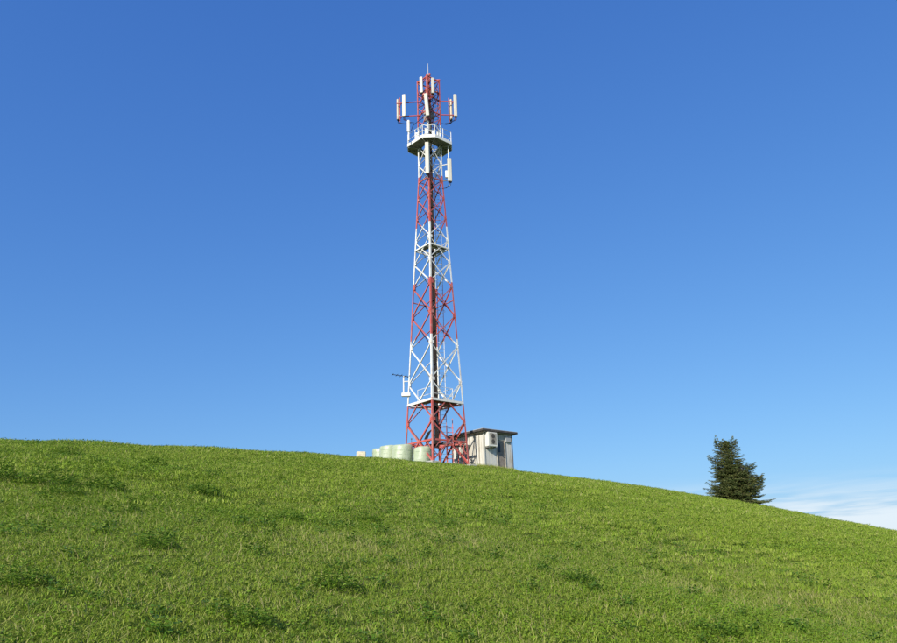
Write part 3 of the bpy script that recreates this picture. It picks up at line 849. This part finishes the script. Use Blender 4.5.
source('grass_tuft_12', [(*blade_arrays(46, 0.22, 0.14, 0.42, 0.012, 0.022, 0.5, rg), M_GRASS), (*blade_arrays(16, 0.22, 0.2, 0.5, 0.008, 0.014, 0.4, rg), M_STRAW)])

source('grass_tuft_13', [(*leaf_arrays(46, 0.11, 0.03, 0.12, 0.012, 0.024, rg), M_WEED), (*blade_arrays(30, 0.12, 0.06, 0.14, 0.006, 0.010, 0.8, rg), M_WEED)])
source('grass_tuft_14', [(*leaf_arrays(110, 0.24, 0.03, 0.13, 0.012, 0.024, rg), M_WEED), (*blade_arrays(40, 0.26, 0.05, 0.14, 0.007, 0.012, 0.8, rg), M_WEED)])

def patch_noise(x, y):
    return (np.sin(0.9 * x + 1.3 * np.sin(0.5 * y)) + np.sin(1.1 * y - 0.7 * x + 1.7) + np.sin(0.37 * x + 0.45 * y + 4) * 1.2) / 3.2

def dry_noise(x, y):                 # a few small dry spots
    d = np.zeros_like(x)
    for (a, b, r, k) in ((0.1, 9.6, 0.55, 1.0), (2.9, 9.2, 0.5, 1.0), (-0.9, 8.3, 0.5, 0.7), (-1.6, 8.4, 0.6, 0.7), (1.7, 7.2, 0.5, 0.6), (4.6, 9.5, 0.8, 0.6), (-4.0, 8.6, 0.5, 0.5), (0.6, 6.0, 0.5, 0.6), (3.4, 12.0, 0.9, 0.8)):
        d += k * np.exp(-((x - a) ** 2 + (y - b) ** 2) / (r * r))
    return d

def sector(r0, r1, dens, th=R(47), e0=0.0, e1=0.0):   # e0, e1: ragged inner and outer edge
    area = th * (r1 * r1 - r0 * r0)
    n = int(area * dens)
    r = np.sqrt(rng.uniform(r0 * r0, r1 * r1, n)); t = rng.uniform(-th, th, n)
    k = (r > r0 + rng.uniform(0, 1, n) * e0) & (r < r1 - rng.uniform(0, 1, n) * e1)
    r, t = r[k], t[k]
    return r * np.sin(t), r * np.cos(t)
PX, PY, PI_, PS = [], [], [], []
def put(x, y, i, s): PX.append(x); PY.append(y); PI_.append(i); PS.append(s)
x, y = sector(2.0, 18, 200, e1=8)
pn = patch_noise(x, y) + rng.normal(0, 0.45, len(x))
i = rng.integers(0, 4, len(x)); i = np.where(pn > 0.80, 4, i); i = np.where(rng.random(len(x)) < 0.03 + 0.45 * np.clip(dry_noise(x, y), 0, 1), 5, i)
put(x, y, i, rng.uniform(0.75, 1.2, len(x)))
x, y = sector(10, 34, 32, e0=8, e1=12)
pn = patch_noise(x, y) + rng.normal(0, 0.45, len(x))
i = rng.integers(6, 9, len(x)); i = np.where(pn > 0.85, 9, i)
put(x, y, i, rng.uniform(0.75, 1.2, len(x)))
x, y = sector(3, 16, 2.4); put(x, y, np.full(len(x), 13), rng.uniform(0.5, 1.1, len(x)))
x, y = sector(10, 50, 0.25); put(x, y, np.full(len(x), 14), rng.uniform(0.5, 1.1, len(x)))
x, y = sector(14, 30, 2.2); put(x, y, np.full(len(x), 5), rng.uniform(0.9, 1.3, len(x)))
x, y = sector(22, 60, 11.5, e0=12); put(x, y, rng.integers(10, 12, len(x)), rng.uniform(0.75, 1.2, len(x)))
# rough uncut grass round the foot of the mast, shed and bales
def rough(x0, y0, x1, y1, n, sp=0.25, s0=0.6, s1=1.1):
    f = rng.random(n)
    put(x0 + (x1 - x0) * f + rng.normal(0, sp, n), y0 + (y1 - y0) * f + rng.normal(0, sp, n), np.full(n, 12), rng.uniform(s0, s1, n))
rough(-0.9, 45.6, 2.0, 48.0, 30, 0.3, 0.5, 0.9)
rough(2.0, 48.1, 4.4, 49.9, 60, 0.16)
rough(2.0, 48.1, 1.0, 49.6, 20, 0.16)
rough(-4.2, 46.8, -1.2, 46.2, 26, 0.2, 0.4, 0.75)
x, y = sector(27, 52, 0.22); put(x, y, np.full(len(x), 12), rng.uniform(0.25, 0.6, len(x)))
PX, PY, PI_, PS = [np.concatenate(a) for a in (PX, PY, PI_, PS)]
PZ_ = hill(PX, PY)
npt = len(PX)
gm = bpy.data.meshes.new('grass')
gm.vertices.add(npt)
gm.vertices.foreach_set('co', np.stack([PX, PY, PZ_], -1).ravel().astype(np.float32))
at_ = gm.attributes.new('pick', 'INT', 'POINT'); at_.data.foreach_set('value', PI_.astype(np.int32))
at_ = gm.attributes.new('size', 'FLOAT', 'POINT'); at_.data.foreach_set('value', PS.astype(np.float32))
rot = np.stack([rng.normal(0, 0.06, npt) + 0.12, rng.normal(0, 0.06, npt), rng.uniform(0, 2 * math.pi, npt)], -1)
rot[:, 0] = rng.normal(0, 0.07, npt)
at_ = gm.attributes.new('turn', 'FLOAT_VECTOR', 'POINT'); at_.data.foreach_set('vector', rot.ravel().astype(np.float32))
grass = bpy.data.objects.new('grass', gm); COL.objects.link(grass)
for m_ in (M_GRASS, M_CLOVER, M_STRAW): gm.materials.append(m_)
tag(grass, 'short sunlit meadow grass covering the hillside', 'grass', kind='stuff')
ng = bpy.data.node_groups.new('grass_scatter', 'GeometryNodeTree')
ng.interface.new_socket('Geometry', in_out='INPUT', socket_type='NodeSocketGeometry')
ng.interface.new_socket('Geometry', in_out='OUTPUT', socket_type='NodeSocketGeometry')
gi = ng.nodes.new('NodeGroupInput'); go = ng.nodes.new('NodeGroupOutput')
ci = ng.nodes.new('GeometryNodeCollectionInfo'); ci.inputs['Collection'].default_value = src
ci.inputs['Separate Children'].default_value = True
ip = ng.nodes.new('GeometryNodeInstanceOnPoints'); ip.inputs['Pick Instance'].default_value = True
def named(nm, ty):
    a = ng.nodes.new('GeometryNodeInputNamedAttribute'); a.data_type = ty; a.inputs['Name'].default_value = nm
    return [s for s in a.outputs if s.name == 'Attribute' and s.enabled][0]
ng.links.new(gi.outputs[0], ip.inputs['Points'])
ng.links.new(ci.outputs[0], ip.inputs['Instance'])
ng.links.new(named('pick', 'INT'), ip.inputs['Instance Index'])
ng.links.new(named('turn', 'FLOAT_VECTOR'), ip.inputs['Rotation'])
ng.links.new(named('size', 'FLOAT'), ip.inputs['Scale'])
ng.links.new(ip.outputs[0], go.inputs[0])
md = grass.modifiers.new('scatter', 'NODES'); md.node_group = ng
print('grass tufts', npt)

# ---------------------------------------------------------------- single weed clumps in the meadow
def weed_mesh(name, n, rad, hgt, seed, ls=0.06):
    r = random.Random(seed)
    V_, F_ = [], []
    for _ in range(n):
        a = r.uniform(0, 2 * math.pi); d = rad * math.sqrt(r.random())
        top = hgt * (1 - 0.75 * (d / rad) ** 2)
        c = Vector((d * math.cos(a), d * math.sin(a), r.uniform(0.12, 1.0) * top))
        fa = a + r.uniform(-1.2, 1.2)
        u = Vector((math.cos(fa), math.sin(fa), r.uniform(-0.2, 0.9))).normalized()
        w = u.cross(Vector((r.uniform(-.5, .5), r.uniform(-.5, .5), 1))).normalized()
        nn = w.cross(u)
        s = r.uniform(0.6, 1.3) * ls
        k = len(V_)
        V_ += [c - u * s, c + w * s * 0.42 + nn * s * 0.12, c + u * s * 0.9 - nn * s * 0.25, c - w * s * 0.42 + nn * s * 0.12]
        F_ += [(k, k + 1, k + 2), (k, k + 2, k + 3)]
    m = bpy.data.meshes.new(name)
    m.from_pydata([tuple(v) for v in V_], [], F_); m.materials.append(M_WEED)
    return m
def stem_mesh(n, rad, hgt, seed):
    r = random.Random(seed); mb = MB()
    for _ in range(n):
        a = r.uniform(0, 6.28); d = rad * 0.7 * math.sqrt(r.random())
        mb.tube([(0.4 * d * math.cos(a), 0.4 * d * math.sin(a), -0.02), (d * math.cos(a), d * math.sin(a), hgt * (1 - 0.6 * (d / rad) ** 2) * r.uniform(0.7, 1))], [0.006, 0.003], 4)
    m = bpy.data.meshes.new('stem'); m.from_pydata(mb.v, [], mb.f); m.materials.append(M_WEED)
    return m
WM = [(weed_mesh('foliage', 620, 0.30, 0.32, 21, 0.024), stem_mesh(14, 0.30, 0.2, 5)), (weed_mesh('foliage', 520, 0.26, 0.28, 22, 0.026), stem_mesh(10, 0.26, 0.18, 6)), (weed_mesh('foliage', 800, 0.34, 0.34, 23, 0.023), stem_mesh(14, 0.34, 0.22, 7))]
weeds = [
    (-2.80, 6.80, 0.6, 'dark leafy weed clump alone in the left half of the meadow foreground'),
    (-5.10, 10.40, 1.0, 'long dark weed clump at the right end of the left-hand weed band'),
    (-5.90, 10.30, 1.15, 'broad green weed clump in the middle of the left-hand weed band'),
    (-6.70, 10.30, 1.1, 'green weed clump at the left picture edge, in the weed band'),
    (-6.10, 14.40, 0.95, 'small dark weed clump below the crest, left of centre'),
    (-8.90, 16.20, 1.0, 'weed clump near the crest at the far left'),
    (-3.05, 5.15, 0.6, 'bright green weed clump at the bottom left edge'),
    (-1.42, 5.15, 0.62, 'large leafy weed clump at the bottom edge, left of centre'),
    (-1.30, 10.60, 0.55, 'small dark weed tuft in the meadow below the bales'),
    (-2.20, 9.70, 0.6, 'small dark weed tuft left of the one below the bales'),
    (-1.10, 6.60, 0.75, 'flat green weed patch low in the meadow left of centre'),
    (1.30, 8.20, 0.55, 'small dark weed tuft in the meadow right of centre'),
    (2.30, 6.90, 0.7, 'dark green weed clump at the bottom edge, right of centre'),
    (-4.10, 11.70, 0.9, 'low weed clump in the meadow right of the weed band'),
    (-5.20, 9.50, 0.75, 'small weed clump just below the left-hand weed band'),
]
rw = random.Random(9)
for i, (x, y, s, lab) in enumerate(weeds):
    o = root('weed_clump', (x, y, gz(x, y)), lab, 'weed', 'leafy weed clumps in the meadow')
    o.scale = (s * 1.25, s, s * rw.uniform(0.8, 1.0)); o.rotation_euler = (0, 0, rw.uniform(-0.5, 0.5))
    for nm, me_ in zip(('foliage', 'stem'), WM[i % 3]):
        c = bpy.data.objects.new(nm, me_); COL.objects.link(c); c.parent = o
